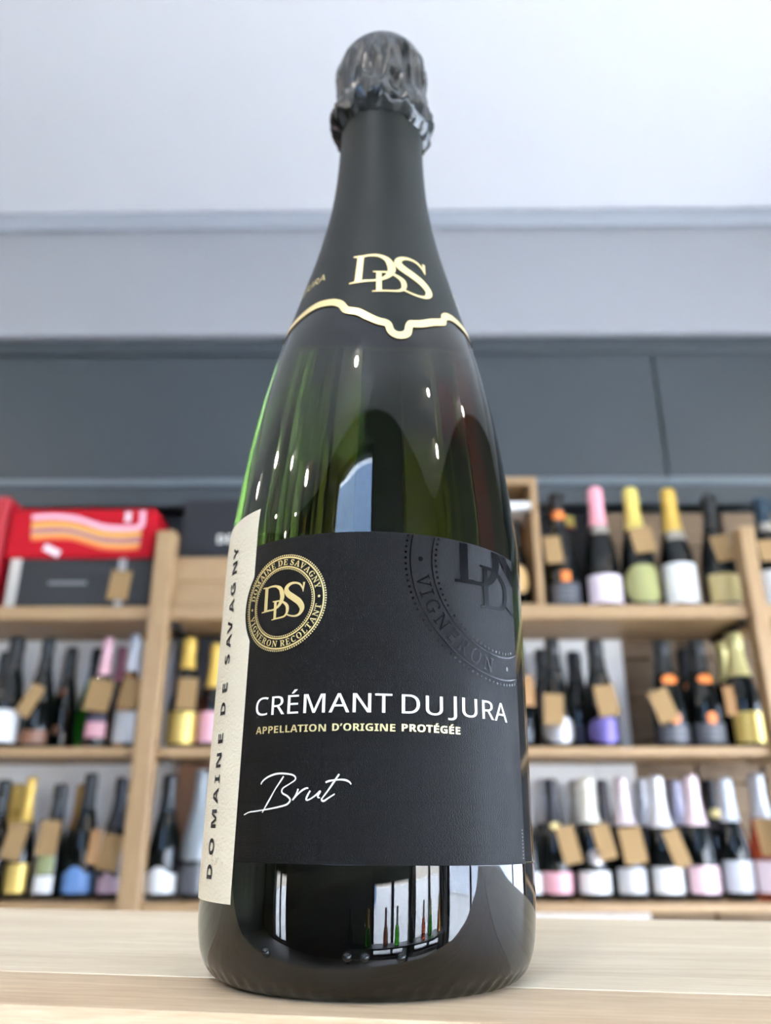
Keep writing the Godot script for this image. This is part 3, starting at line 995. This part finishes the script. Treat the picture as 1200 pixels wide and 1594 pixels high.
	# dark cartons behind bottles in the bay next to the left post
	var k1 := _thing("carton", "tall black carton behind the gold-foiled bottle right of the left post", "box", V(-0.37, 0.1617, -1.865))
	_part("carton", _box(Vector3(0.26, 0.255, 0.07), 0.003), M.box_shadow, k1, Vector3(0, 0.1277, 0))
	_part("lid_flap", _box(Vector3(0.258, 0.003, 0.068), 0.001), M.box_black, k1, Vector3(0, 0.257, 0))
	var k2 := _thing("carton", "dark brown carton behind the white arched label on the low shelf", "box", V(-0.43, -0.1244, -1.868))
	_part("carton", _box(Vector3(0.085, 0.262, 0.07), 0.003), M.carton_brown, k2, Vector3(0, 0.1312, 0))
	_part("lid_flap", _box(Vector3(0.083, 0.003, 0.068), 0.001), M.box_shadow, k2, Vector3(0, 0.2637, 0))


func _wine_cases() -> void:
	# a wall of wooden cases in the recess behind the right half of the rack
	var h := 0.2828
	var words := ["left", "middle", "right"]
	var rows := [[2, "low right bottles"], [3, "low right shelf edge"], [4, "middle right bottles"], [5, "top right bottles"]]
	var p := _thing("plinth", "plain wooden plinth carrying the stacked wine cases behind the rack", "plinth", V(0.76, -FLOOR_DROP, -1.992))
	_part("slab", _box(Vector3(0.44, 2 * h - 0.001, 0.11), 0.003), M.case_wood, p, Vector3(0, h, 0))
	for r in rows:
		for k in 3:
			var o := _thing("wine_case", "brown wooden wine case behind the %s, %s of three" % [r[1], words[k]], "wine case", V(0.612 + 0.148 * k, -FLOOR_DROP + h * r[0], -1.992), "stacked wine cases")
			for j in 3:
				_part("slat", _box(Vector3(0.14, 0.09, 0.012), 0.002), M.case_wood, o, Vector3(0, 0.047 + 0.094 * j, 0.049))
			for x in [-0.064, 0.064]:
				_part("end_board", _box(Vector3(0.012, 0.281, 0.085), 0.002), M.case_wood, o, Vector3(x, 0.1407, 0))
			_part("bottom_board", _box(Vector3(0.115, 0.01, 0.085), 0.001), M.case_wood, o, Vector3(0, 0.006, 0))
			_part("back_board", _box(Vector3(0.14, 0.281, 0.01), 0.002), M.case_wood, o, Vector3(0, 0.1407, -0.048))


# --------------------------------------------------------------- shelf bottles

func _profile(slender: float) -> Array:
	# squat bottles have a broader neck
	var k := clampf(remap(slender, 6.2, 7.6, 1.22, 1.0), 1.0, 1.22)
	var out := []
	for e in SHOP_PROFILE:
		out.append([e[0], e[1] * (lerpf(1.0, k, clampf((e[0] - 0.45) / 0.15, 0.0, 1.0)))])
	return out


func _patch(r: float, h: float, y0: float, y1: float, deg: float, shape: String, off: float) -> ArrayMesh:
	# a label on a shop bottle: straight, round or with an arched top
	var prof := _profile(h / r)
	return _grid(5, 18, func(i: int, j: int) -> Vector3:
		var a := lerpf(-1.0, 1.0, j / 18.0)
		var lo := y0
		var hi := y1
		if shape == "round":
			var m := (y0 + y1) / 2
			var e := (y1 - y0) / 2 * maxf(sqrt(maxf(1.0 - pow(absf(a), 2.6), 0.0)), 0.02)
			lo = m - e
			hi = m + e
		elif shape == "arch":
			hi = y1 - (y1 - y0) * (0.26 if absf(a) > 0.62 else 0.26 * smoothstep(0.05, 0.62, absf(a)))
		var y := lerpf(lo, hi, i / 5.0)
		return _ring(deg_to_rad(deg) * a, _smooth(prof, y / h) * r + off, y))


var body_meshes := {}

func _shop_bottle(label: String, pos: Vector3, r: float, h: float, glass: String, foil: String, foil_from: float, label_color: String, y0: float, y1: float, deg: float, shape: String, extra: String) -> void:
	var group := "bottles on the bench" if pos.z > 0.0 else "bottles on the %s shelf" % ("top" if pos.y > 0.3 else "middle" if pos.y > 0.0 else "low")
	var o := _thing("wine_bottle", label, "bottle", V(pos.x, pos.y, pos.z), group)
	var neck_from := minf(foil_from, 0.72)
	var foil_bottom := foil_from if foil != "dark" else 0.70
	# the glass ends inside the foil
	var pts := [[h * 0.03, 0.0005], [0.0004, r * 0.8]]
	var prof := _profile(h / r)
	for e in prof:
		if e[0] < 0.88:
			pts.append([e[0] * h, e[1] * r])
	pts.append([0.9 * h, 0.3 * r])
	pts.append([0.9 * h, 0.0005])
	_part("glass_body", _lathe(pts, 40), M[glass], o)
	var cap := []
	for k in 26:
		var s := lerpf(foil_bottom, 1.0, k / 25.0)
		cap.append([s * h, _smooth(prof, s) * r + 0.0006])
	cap.append([h * 1.0, 0.0004])
	_part("foil", _lathe(cap, 40), M["foil_" + foil], o)
	if label_color != "":
		_part("paper_label", _patch(r, h, y0, y1, deg, shape, 0.0005), M["label_" + label_color], o)
	match extra:
		"orange":
			_part("orange_square", _patch(r, h, 0.066, 0.090, 16.0, "", 0.0007), M.orange, o)
			_part("orange_seal", _patch(r, h, h * 0.755, h * 0.83, 60.0, "round", 0.0012), M.orange, o)
			for k in 3:
				_part("print_line", _patch(r, h, 0.026 + 0.011 * k, 0.029 + 0.011 * k, 40.0, "", 0.0008), M.print_grey, o)
		"orange_ring":
			_part("orange_seal", _patch(r, h, h * 0.57, h * 0.655, 34.0, "round", 0.0012), M.orange, o)
			_part("orange_square", _patch(r, h, 0.050, 0.074, 17.0, "round", 0.0009), M.orange, o)
			for k in 3:
				_part("print_line", _patch(r, h, 0.018 + 0.010 * k, 0.0205 + 0.010 * k, 38.0, "", 0.0008), M.print_grey, o)
		"ring":
			_part("orange_seal", _patch(r, h, h * 0.57, h * 0.655, 34.0, "round", 0.0012), M.orange, o)
		"coppers":
			_part("copper_roundel", _patch(r, h, h * 0.52, h * 0.6, 20.0, "round", 0.0012), M.label_copper, o)
			_part("copper_roundel", _patch(r, h, h * 0.16, h * 0.25, 16.0, "round", 0.0009), M.label_copper, o)
		"collar":
			_part("collar_label", _patch(r, h, h * (foil_from - 0.075), h * foil_from, 50.0, "", 0.0012), M.foil_taupe, o)
		"redband":
			_part("red_band", _lathe([[h * 0.84, 0.36 * r], [h * 0.84, 0.38 * r + 0.0012], [h * 0.892, 0.40 * r + 0.0012], [h * 0.892, 0.36 * r]], 32), M.red_band, o)
		"ringgold":
			_part("gold_ring", _patch(r, h, h * (foil_from - 0.055), h * foil_from, 30.0, "round", 0.0012), M.gold_print, o)
		"roundel":
			_part("grey_roundel", _patch(r, h, h * 0.28, h * 0.40, 26.0, "round", 0.0012), M.label_silver, o)
		"goldspot":
			_part("gold_roundel", _patch(r, h, h * 0.655, h * 0.74, 42.0, "round", 0.0014), M.gold_print, o)
		"darkband":
			_part("dark_band", _patch(r, h, y1, y1 + 0.016, deg, "", 0.0005), M.label_plum, o)
		"greenseal":
			_part("green_seal", _patch(r, h, y1 + 0.003, y1 + 0.05, deg * 0.9, "", 0.0006), M.seal_green, o)


func _tag(label: String, pos: Vector3, w: float, h: float, skew: float, neck: Vector3) -> void:
	var o := _thing("price_tag", label, "price tag", V(pos.x, pos.y, pos.z), "kraft price tags")
	var narrow := w < 0.034
	var card := _part("card", _box(Vector3(w * (0.92 if absf(skew) < 9 else 0.80), h * 0.97, 0.0013), 0.0004), M.kraft_brown if narrow else M.kraft, o, Vector3.ZERO, Vector3(deg_to_rad(-4), 0, deg_to_rad(skew)))
	var hole := card.transform * Vector3(0, h * 0.42, 0.001)
	var n := V(neck.x, neck.y, neck.z) - o.position
	_part("string", _tube([hole, hole.lerp(n, 0.5) + Vector3(0.004, -0.002, 0.004), n], 0.0007), M.string, o)


func _window_bench() -> void:
	# seen only mirrored in the foot of the big bottle
	var o := _thing("window_bench", "low dark bench under the far shop window, mirrored in the big bottle's foot", "bench", V(0.75, -FLOOR_DROP, 1.30))
	_part("bench_top", _box(Vector3(2.3, 0.03, 0.24), 0.003), M.frame, o, Vector3(0, 0.375, 0))
	for x in [-1.05, 0.0, 1.05]:
		_part("leg", _box(Vector3(0.05, 0.36, 0.2), 0.003), M.frame, o, Vector3(x, 0.18, 0))
	var kinds := ["dark", "green", "rosedark", "green", "dark", "rose", "green", "amber"]
	var names := ["leftmost dark", "first green", "dark rose", "second green", "middle dark", "red rose", "third green", "amber"]
	var foils := ["dark", "gold", "pink", "silver", "dark", "silver", "palegold", "gold"]
	for k in kinds.size():
		_shop_bottle("%s wine bottle with %s foil on the opposite bench, seen only mirrored" % [names[k], foils[k]], Vector3(-0.25 + 0.27 * k + 0.03 * (k % 3), -0.5435, 1.30), 0.041, 0.31, kinds[k], foils[k], 0.62, "", 0, 0, 0, "", "")


func _shelf_bottles() -> void:
	# top shelf, right
	_shop_bottle("dark bottle with a tan label inside the small wooden crate", Vector3(0.279, 0.457, -1.785), 0.0352, 0.220, "dark", "dark", 0.708, "tan", 0.040, 0.106, 43, "round", "")
	_shop_bottle("dark bottle with a yellow and red capsule behind the orange-labelled bottle on the top shelf", Vector3(0.428, 0.457, -1.870), 0.0353, 0.267, "dark", "yellowcap", 0.890, "", 0, 0, 0, "", "redband")
	_shop_bottle("dark bottle with an orange square and grey label beside the wooden crate, top shelf", Vector3(0.385, 0.457, -1.785), 0.0383, 0.294, "dark", "dark", 1.000, "darkgrey", 0.014, 0.064, 60, "", "orange")
	_shop_bottle("bottle with bright pink foil and pale pink label on the top shelf", Vector3(0.478, 0.457, -1.785), 0.0391, 0.307, "dark", "pink", 0.677, "pinkwhite", 0.017, 0.083, 76, "", "collar")
	_shop_bottle("bottle with lemon-gold foil and round olive green label on the top shelf", Vector3(0.562, 0.457, -1.785), 0.0391, 0.306, "dark", "lemon", 0.646, "olive", 0.018, 0.106, 76, "round", "")
	_shop_bottle("bottle with deep gold foil and large plain white label on the top shelf", Vector3(0.651, 0.457, -1.785), 0.0390, 0.303, "dark", "gold", 0.632, "white", 0.017, 0.110, 76, "", "collar")
	_shop_bottle("black-necked bottle with a dull gold label, last on the top shelf before the right post", Vector3(0.744, 0.457, -1.785), 0.0390, 0.289, "dark", "dark", 1.000, "dullgold", 0.017, 0.084, 62, "", "")
	_shop_bottle("dark blue bottle with a silver collar and white label beyond the right post", Vector3(0.866, 0.457, -1.785), 0.0389, 0.280, "dark", "navy", 0.758, "white", 0.012, 0.093, 62, "", "collar")
	_tag("kraft price tag on the orange-labelled bottle of the top shelf", Vector3(0.359, 0.594, -1.735), 0.043, 0.067, 4, Vector3(0.379, 0.692, -1.765))
	_tag("kraft price tag leaning on the lemon-foiled bottle of the top shelf", Vector3(0.563, 0.617, -1.735), 0.063, 0.065, 9, Vector3(0.563, 0.681, -1.765))
	_tag("kraft price tag on the gold-labelled bottle nearest the right post, top shelf", Vector3(0.741, 0.596, -1.735), 0.055, 0.064, 10, Vector3(0.731, 0.666, -1.765))
	_tag("kraft price tag on the bottle beyond the right post", Vector3(0.843, 0.590, -1.735), 0.049, 0.052, 2, Vector3(0.857, 0.661, -1.765))
	# middle shelf, right
	_shop_bottle("dark bottle on the middle shelf, mostly hidden behind the big bottle's right edge", Vector3(0.269, 0.162, -1.785), 0.0317, 0.229, "dark", "dark", 1.000, "", 0, 0, 0, "", "")
	_shop_bottle("dark bottle standing behind the silver-labelled bottle, left of its neck", Vector3(0.337, 0.162, -1.870), 0.0303, 0.233, "dark", "dark", 1.000, "", 0, 0, 0, "", "")
	_shop_bottle("dark bottle with a silver-grey metallic label on the middle shelf", Vector3(0.348, 0.162, -1.785), 0.0331, 0.238, "dark", "dark", 1.000, "silver", 0.012, 0.064, 76, "round", "")
	_shop_bottle("dark bottle between the silver-labelled and the purple-labelled ones", Vector3(0.414, 0.162, -1.870), 0.0331, 0.227, "dark", "dark", 1.000, "plum", 0.018, 0.059, 46, "", "")
	_shop_bottle("dark bottle with a shiny purple label on the middle shelf", Vector3(0.444, 0.162, -1.785), 0.0345, 0.237, "dark", "dark", 1.000, "purple", 0.012, 0.063, 76, "round", "")
	_shop_bottle("dark bottle with orange roundels and a large tilted tag, middle shelf", Vector3(0.590, 0.162, -1.785), 0.0365, 0.235, "dark", "dark", 1.000, "darkgrey", 0.012, 0.049, 68, "", "orange_ring")
	_shop_bottle("dark bottle with an orange neck ring between the two orange-marked bottles in front", Vector3(0.667, 0.162, -1.870), 0.0331, 0.234, "dark", "dark", 1.000, "", 0, 0, 0, "", "ring")
	_shop_bottle("dark bottle with orange square and grey label right of the tilted tag, middle shelf", Vector3(0.667, 0.162, -1.785), 0.0358, 0.237, "dark", "dark", 1.000, "darkgrey", 0.012, 0.052, 65, "", "orange_ring")
	_shop_bottle("bottle with pale gold foil, rear one of the gold-foiled pair", Vector3(0.757, 0.162, -1.870), 0.0332, 0.251, "dark", "palegold", 0.624, "", 0, 0, 0, "", "")
	_shop_bottle("bottle with pale gold foil and gold label, front one of the gold-foiled pair", Vector3(0.751, 0.162, -1.785), 0.0358, 0.251, "dark", "palegold", 0.608, "goldlabel", 0.012, 0.075, 65, "", "")
	_shop_bottle("dark bottle at the far right end of the middle shelf", Vector3(0.847, 0.162, -1.870), 0.0330, 0.202, "dark", "navy", 0.703, "", 0, 0, 0, "", "")
	_tag("kraft price tag half hidden behind the big bottle's right edge", Vector3(0.279, 0.279, -1.735), 0.033, 0.067, 0, Vector3(0.294, 0.346, -1.765))
	_tag("kraft price tag on the silver-labelled bottle", Vector3(0.333, 0.240, -1.735), 0.046, 0.067, -3, Vector3(0.338, 0.304, -1.765))
	_tag("kraft price tag on the purple-labelled bottle", Vector3(0.446, 0.259, -1.735), 0.049, 0.067, 8, Vector3(0.439, 0.315, -1.765))
	_tag("large tilted kraft price tag on the orange-roundel bottle, middle shelf", Vector3(0.563, 0.247, -1.735), 0.054, 0.070, 17, Vector3(0.581, 0.304, -1.765))
	_tag("narrow brown price tag turned sideways beside the gold-labelled bottle", Vector3(0.704, 0.257, -1.735), 0.024, 0.064, 0, Vector3(0.728, 0.306, -1.765))
	# low shelf, right
	_shop_bottle("bottle with a white label just showing beside the big bottle's right edge, low shelf", Vector3(0.263, -0.124, -1.785), 0.0298, 0.224, "dark", "silver", 0.615, "white", 0.012, 0.049, 69, "", "")
	_shop_bottle("bottle with pale grey foil behind the pink-labelled bottle next to the big bottle", Vector3(0.324, -0.124, -1.870), 0.0312, 0.234, "dark", "ash", 0.608, "", 0, 0, 0, "", "")
	_shop_bottle("bottle with wide black foil and soft pink label, low shelf", Vector3(0.324, -0.124, -1.785), 0.0303, 0.228, "dark", "blackfoil", 0.627, "pinklabel", 0.012, 0.051, 74, "", "ringgold")
	_shop_bottle("bottle with grey-beige foil behind the cream-foiled bottle", Vector3(0.393, -0.124, -1.870), 0.0312, 0.231, "dark", "taupe", 0.604, "", 0, 0, 0, "", "")
	_shop_bottle("bottle with cream foil and white label below a grey roundel, low shelf", Vector3(0.398, -0.124, -1.785), 0.0324, 0.231, "dark", "cream", 0.616, "white", 0.012, 0.052, 76, "", "roundel")
	_shop_bottle("bottle with dark grey foil left of the tag on the grey-labelled bottle", Vector3(0.453, -0.124, -1.870), 0.0278, 0.232, "dark", "greyfoil", 0.595, "", 0, 0, 0, "", "")
	_shop_bottle("bottle with rosy silver foil and grey label, low shelf", Vector3(0.470, -0.124, -1.785), 0.0324, 0.233, "dark", "rosesilver", 0.592, "greylabel", 0.012, 0.058, 59, "", "")
	_shop_bottle("bottle with silver foil in the rear rank, left of the bright silver foil", Vector3(0.537, -0.124, -1.870), 0.0312, 0.234, "dark", "silver", 0.587, "", 0, 0, 0, "", "")
	_shop_bottle("bottle with bright silver foil and clean white label, low shelf", Vector3(0.543, -0.124, -1.785), 0.0323, 0.235, "dark", "silverwhite", 0.570, "white", 0.012, 0.060, 74, "", "")
	_shop_bottle("bottle with lilac foil standing behind the pink-foiled bottle", Vector3(0.609, -0.124, -1.870), 0.0311, 0.231, "dark", "lilac", 0.599, "", 0, 0, 0, "", "")
	_shop_bottle("bottle with pale pink foil and pale pink label, low shelf", Vector3(0.615, -0.124, -1.785), 0.0323, 0.236, "dark", "pinkpale", 0.583, "pinkpale", 0.012, 0.062, 70, "", "")
	_shop_bottle("black-foiled bottle with a gold roundel between the pink and bluish foils", Vector3(0.683, -0.124, -1.870), 0.0311, 0.232, "dark", "blackfoil", 0.568, "", 0, 0, 0, "", "goldspot")
	_shop_bottle("bottle with bluish white foil and silvery grey label, low shelf", Vector3(0.686, -0.124, -1.785), 0.0310, 0.230, "dark", "bluewhite", 0.631, "silvergrey", 0.014, 0.072, 76, "", "")
	_shop_bottle("rose wine bottle with silver foil at the right end of the low shelf", Vector3(0.751, -0.124, -1.785), 0.0323, 0.240, "rose", "silver", 0.630, "pinkwhite", 0.014, 0.072, 70, "", "")
	_tag("kraft price tag between the pink-labelled and cream-foiled bottles", Vector3(0.343, -0.023, -1.735), 0.046, 0.072, 12, Vector3(0.329, 0.015, -1.765))
	_tag("kraft price tag on the cream-foiled bottle", Vector3(0.413, -0.017, -1.735), 0.044, 0.068, 12, Vector3(0.413, 0.017, -1.765))
	_tag("kraft price tag on the bottle with rosy silver foil", Vector3(0.469, -0.024, -1.735), 0.049, 0.069, 7, Vector3(0.475, 0.015, -1.765))
	_tag("narrow kraft price tag right of the bright silver foil", Vector3(0.555, -0.029, -1.735), 0.041, 0.073, 16, Vector3(0.562, 0.011, -1.765))
	_tag("kraft price tag on the rose wine bottle", Vector3(0.737, -0.008, -1.735), 0.043, 0.070, 4, Vector3(0.737, 0.032, -1.765))
	# middle shelf, left bays
	_shop_bottle("dark bottle behind the white-labelled bottle at the left end of the middle shelf", Vector3(-0.905, 0.162, -1.870), 0.0305, 0.230, "dark", "dark", 1.000, "", 0, 0, 0, "", "")
	_shop_bottle("dark bottle with a large white label at the left end of the middle shelf", Vector3(-0.843, 0.162, -1.785), 0.0348, 0.245, "dark", "dark", 1.000, "white", 0.015, 0.083, 76, "", "")
	_shop_bottle("dark bottle with a copper-brown label and a sharply tilted tag", Vector3(-0.773, 0.162, -1.785), 0.0320, 0.244, "dark", "dark", 1.000, "copper", 0.012, 0.040, 69, "", "")
	_shop_bottle("slim dark bottle with small copper roundels, second rank on the left", Vector3(-0.752, 0.162, -1.870), 0.0291, 0.240, "dark", "dark", 1.000, "", 0, 0, 0, "", "coppers")
	_shop_bottle("clear green bottle behind the pink-foiled bottle", Vector3(-0.691, 0.162, -1.870), 0.0305, 0.237, "green", "dark", 0.767, "", 0, 0, 0, "", "")
	_shop_bottle("rose wine bottle with pink foil and pink label on the left", Vector3(-0.639, 0.162, -1.785), 0.0264, 0.245, "rosedark", "rosefoil", 0.650, "pinklabel", 0.025, 0.057, 55, "", "darkband")
	_shop_bottle("bottle with dusky magenta foil behind the two foiled bottles on the left", Vector3(-0.635, 0.162, -1.870), 0.0248, 0.242, "dark", "magenta", 0.662, "", 0, 0, 0, "", "")
	_shop_bottle("amber wine bottle with silver foil and pale grey label next to the left post", Vector3(-0.580, 0.162, -1.785), 0.0250, 0.251, "amber", "silver", 0.663, "greylabel", 0.015, 0.080, 66, "", "")
	_shop_bottle("bottle with gold foil and shiny gold label right of the left post", Vector3(-0.457, 0.162, -1.785), 0.0333, 0.244, "dark", "gold", 0.705, "goldlabel", 0.012, 0.078, 76, "", "")
	_shop_bottle("rose bottle with pink label peeping out left of the big bottle", Vector3(-0.396, 0.162, -1.785), 0.0275, 0.231, "rosedark", "gold", 0.565, "pinklabel", 0.015, 0.078, 76, "", "")
	_tag("sharply tilted kraft price tag on the copper-labelled bottle", Vector3(-0.773, 0.261, -1.735), 0.041, 0.072, -24, Vector3(-0.768, 0.318, -1.765))
	_tag("kraft price tag on the pink-foiled bottle", Vector3(-0.628, 0.271, -1.735), 0.057, 0.069, -7, Vector3(-0.633, 0.320, -1.765))
	_tag("kraft price tag on the silver-foiled bottle next to the left post", Vector3(-0.563, 0.275, -1.735), 0.044, 0.070, -7, Vector3(-0.575, 0.329, -1.765))
	_tag("kraft price tag on the gold-foiled bottle right of the left post", Vector3(-0.441, 0.274, -1.735), 0.046, 0.069, 0, Vector3(-0.449, 0.328, -1.765))
	# low shelf, left bays
	_shop_bottle("dark bottle cut off by the left edge, low shelf", Vector3(-0.820, -0.124, -1.785), 0.0300, 0.227, "dark", "dark", 1.000, "", 0, 0, 0, "", "")
	_shop_bottle("bottle with gold foil in the rear rank at the left end of the low shelf", Vector3(-0.829, -0.124, -1.870), 0.0314, 0.223, "dark", "gold", 0.593, "", 0, 0, 0, "", "")
	_shop_bottle("bottle with gold foil and gold label at the left end of the low shelf", Vector3(-0.764, -0.124, -1.785), 0.0245, 0.233, "dark", "gold", 0.622, "goldlabel", 0.012, 0.066, 69, "", "")
	_shop_bottle("dark bottle with white label below a pale green seal, low shelf", Vector3(-0.702, -0.124, -1.785), 0.0286, 0.219, "dark", "dark", 1.000, "white", 0.012, 0.044, 41, "", "greenseal")
	_shop_bottle("bottle with old-gold foil behind the blue-labelled bottle", Vector3(-0.686, -0.124, -1.870), 0.0286, 0.223, "dark", "oldgold", 0.594, "", 0, 0, 0, "", "")
	_shop_bottle("dark bottle with a bright blue arched label, low shelf", Vector3(-0.639, -0.124, -1.785), 0.0313, 0.240, "dark", "dark", 1.000, "blue", 0.012, 0.061, 76, "arch", "")
	_shop_bottle("bottle with wide black foil and mauve arched label left of the post, low shelf", Vector3(-0.573, -0.124, -1.785), 0.0300, 0.232, "dark", "blackfoil", 0.568, "mauve", 0.012, 0.050, 46, "arch", "")
	_shop_bottle("dark bottle with a white arched label right of the left post, low shelf", Vector3(-0.472, -0.124, -1.785), 0.0326, 0.237, "dark", "dark", 1.000, "white", 0.012, 0.060, 76, "arch", "")
	_shop_bottle("bottle wrapped in grey tissue next to the big bottle, low shelf", Vector3(-0.405, -0.124, -1.785), 0.0313, 0.249, "dark", "tissue", 0.288, "darkgrey", 0.012, 0.063, 70, "", "")
	_tag("kraft price tag on the gold-foiled bottle at the left end, low shelf", Vector3(-0.759, -0.016, -1.735), 0.050, 0.072, -10, Vector3(-0.767, 0.024, -1.765))
	_tag("kraft price tag above the pale green seal", Vector3(-0.693, -0.010, -1.735), 0.046, 0.068, -2, Vector3(-0.712, 0.042, -1.765))
	_tag("brown price tag turned sideways right of the blue label", Vector3(-0.599, -0.026, -1.735), 0.024, 0.066, -3, Vector3(-0.643, 0.015, -1.860))
	_tag("kraft price tag on the bottle with the mauve label", Vector3(-0.566, -0.037, -1.735), 0.048, 0.068, -6, Vector3(-0.575, 0.007, -1.765))
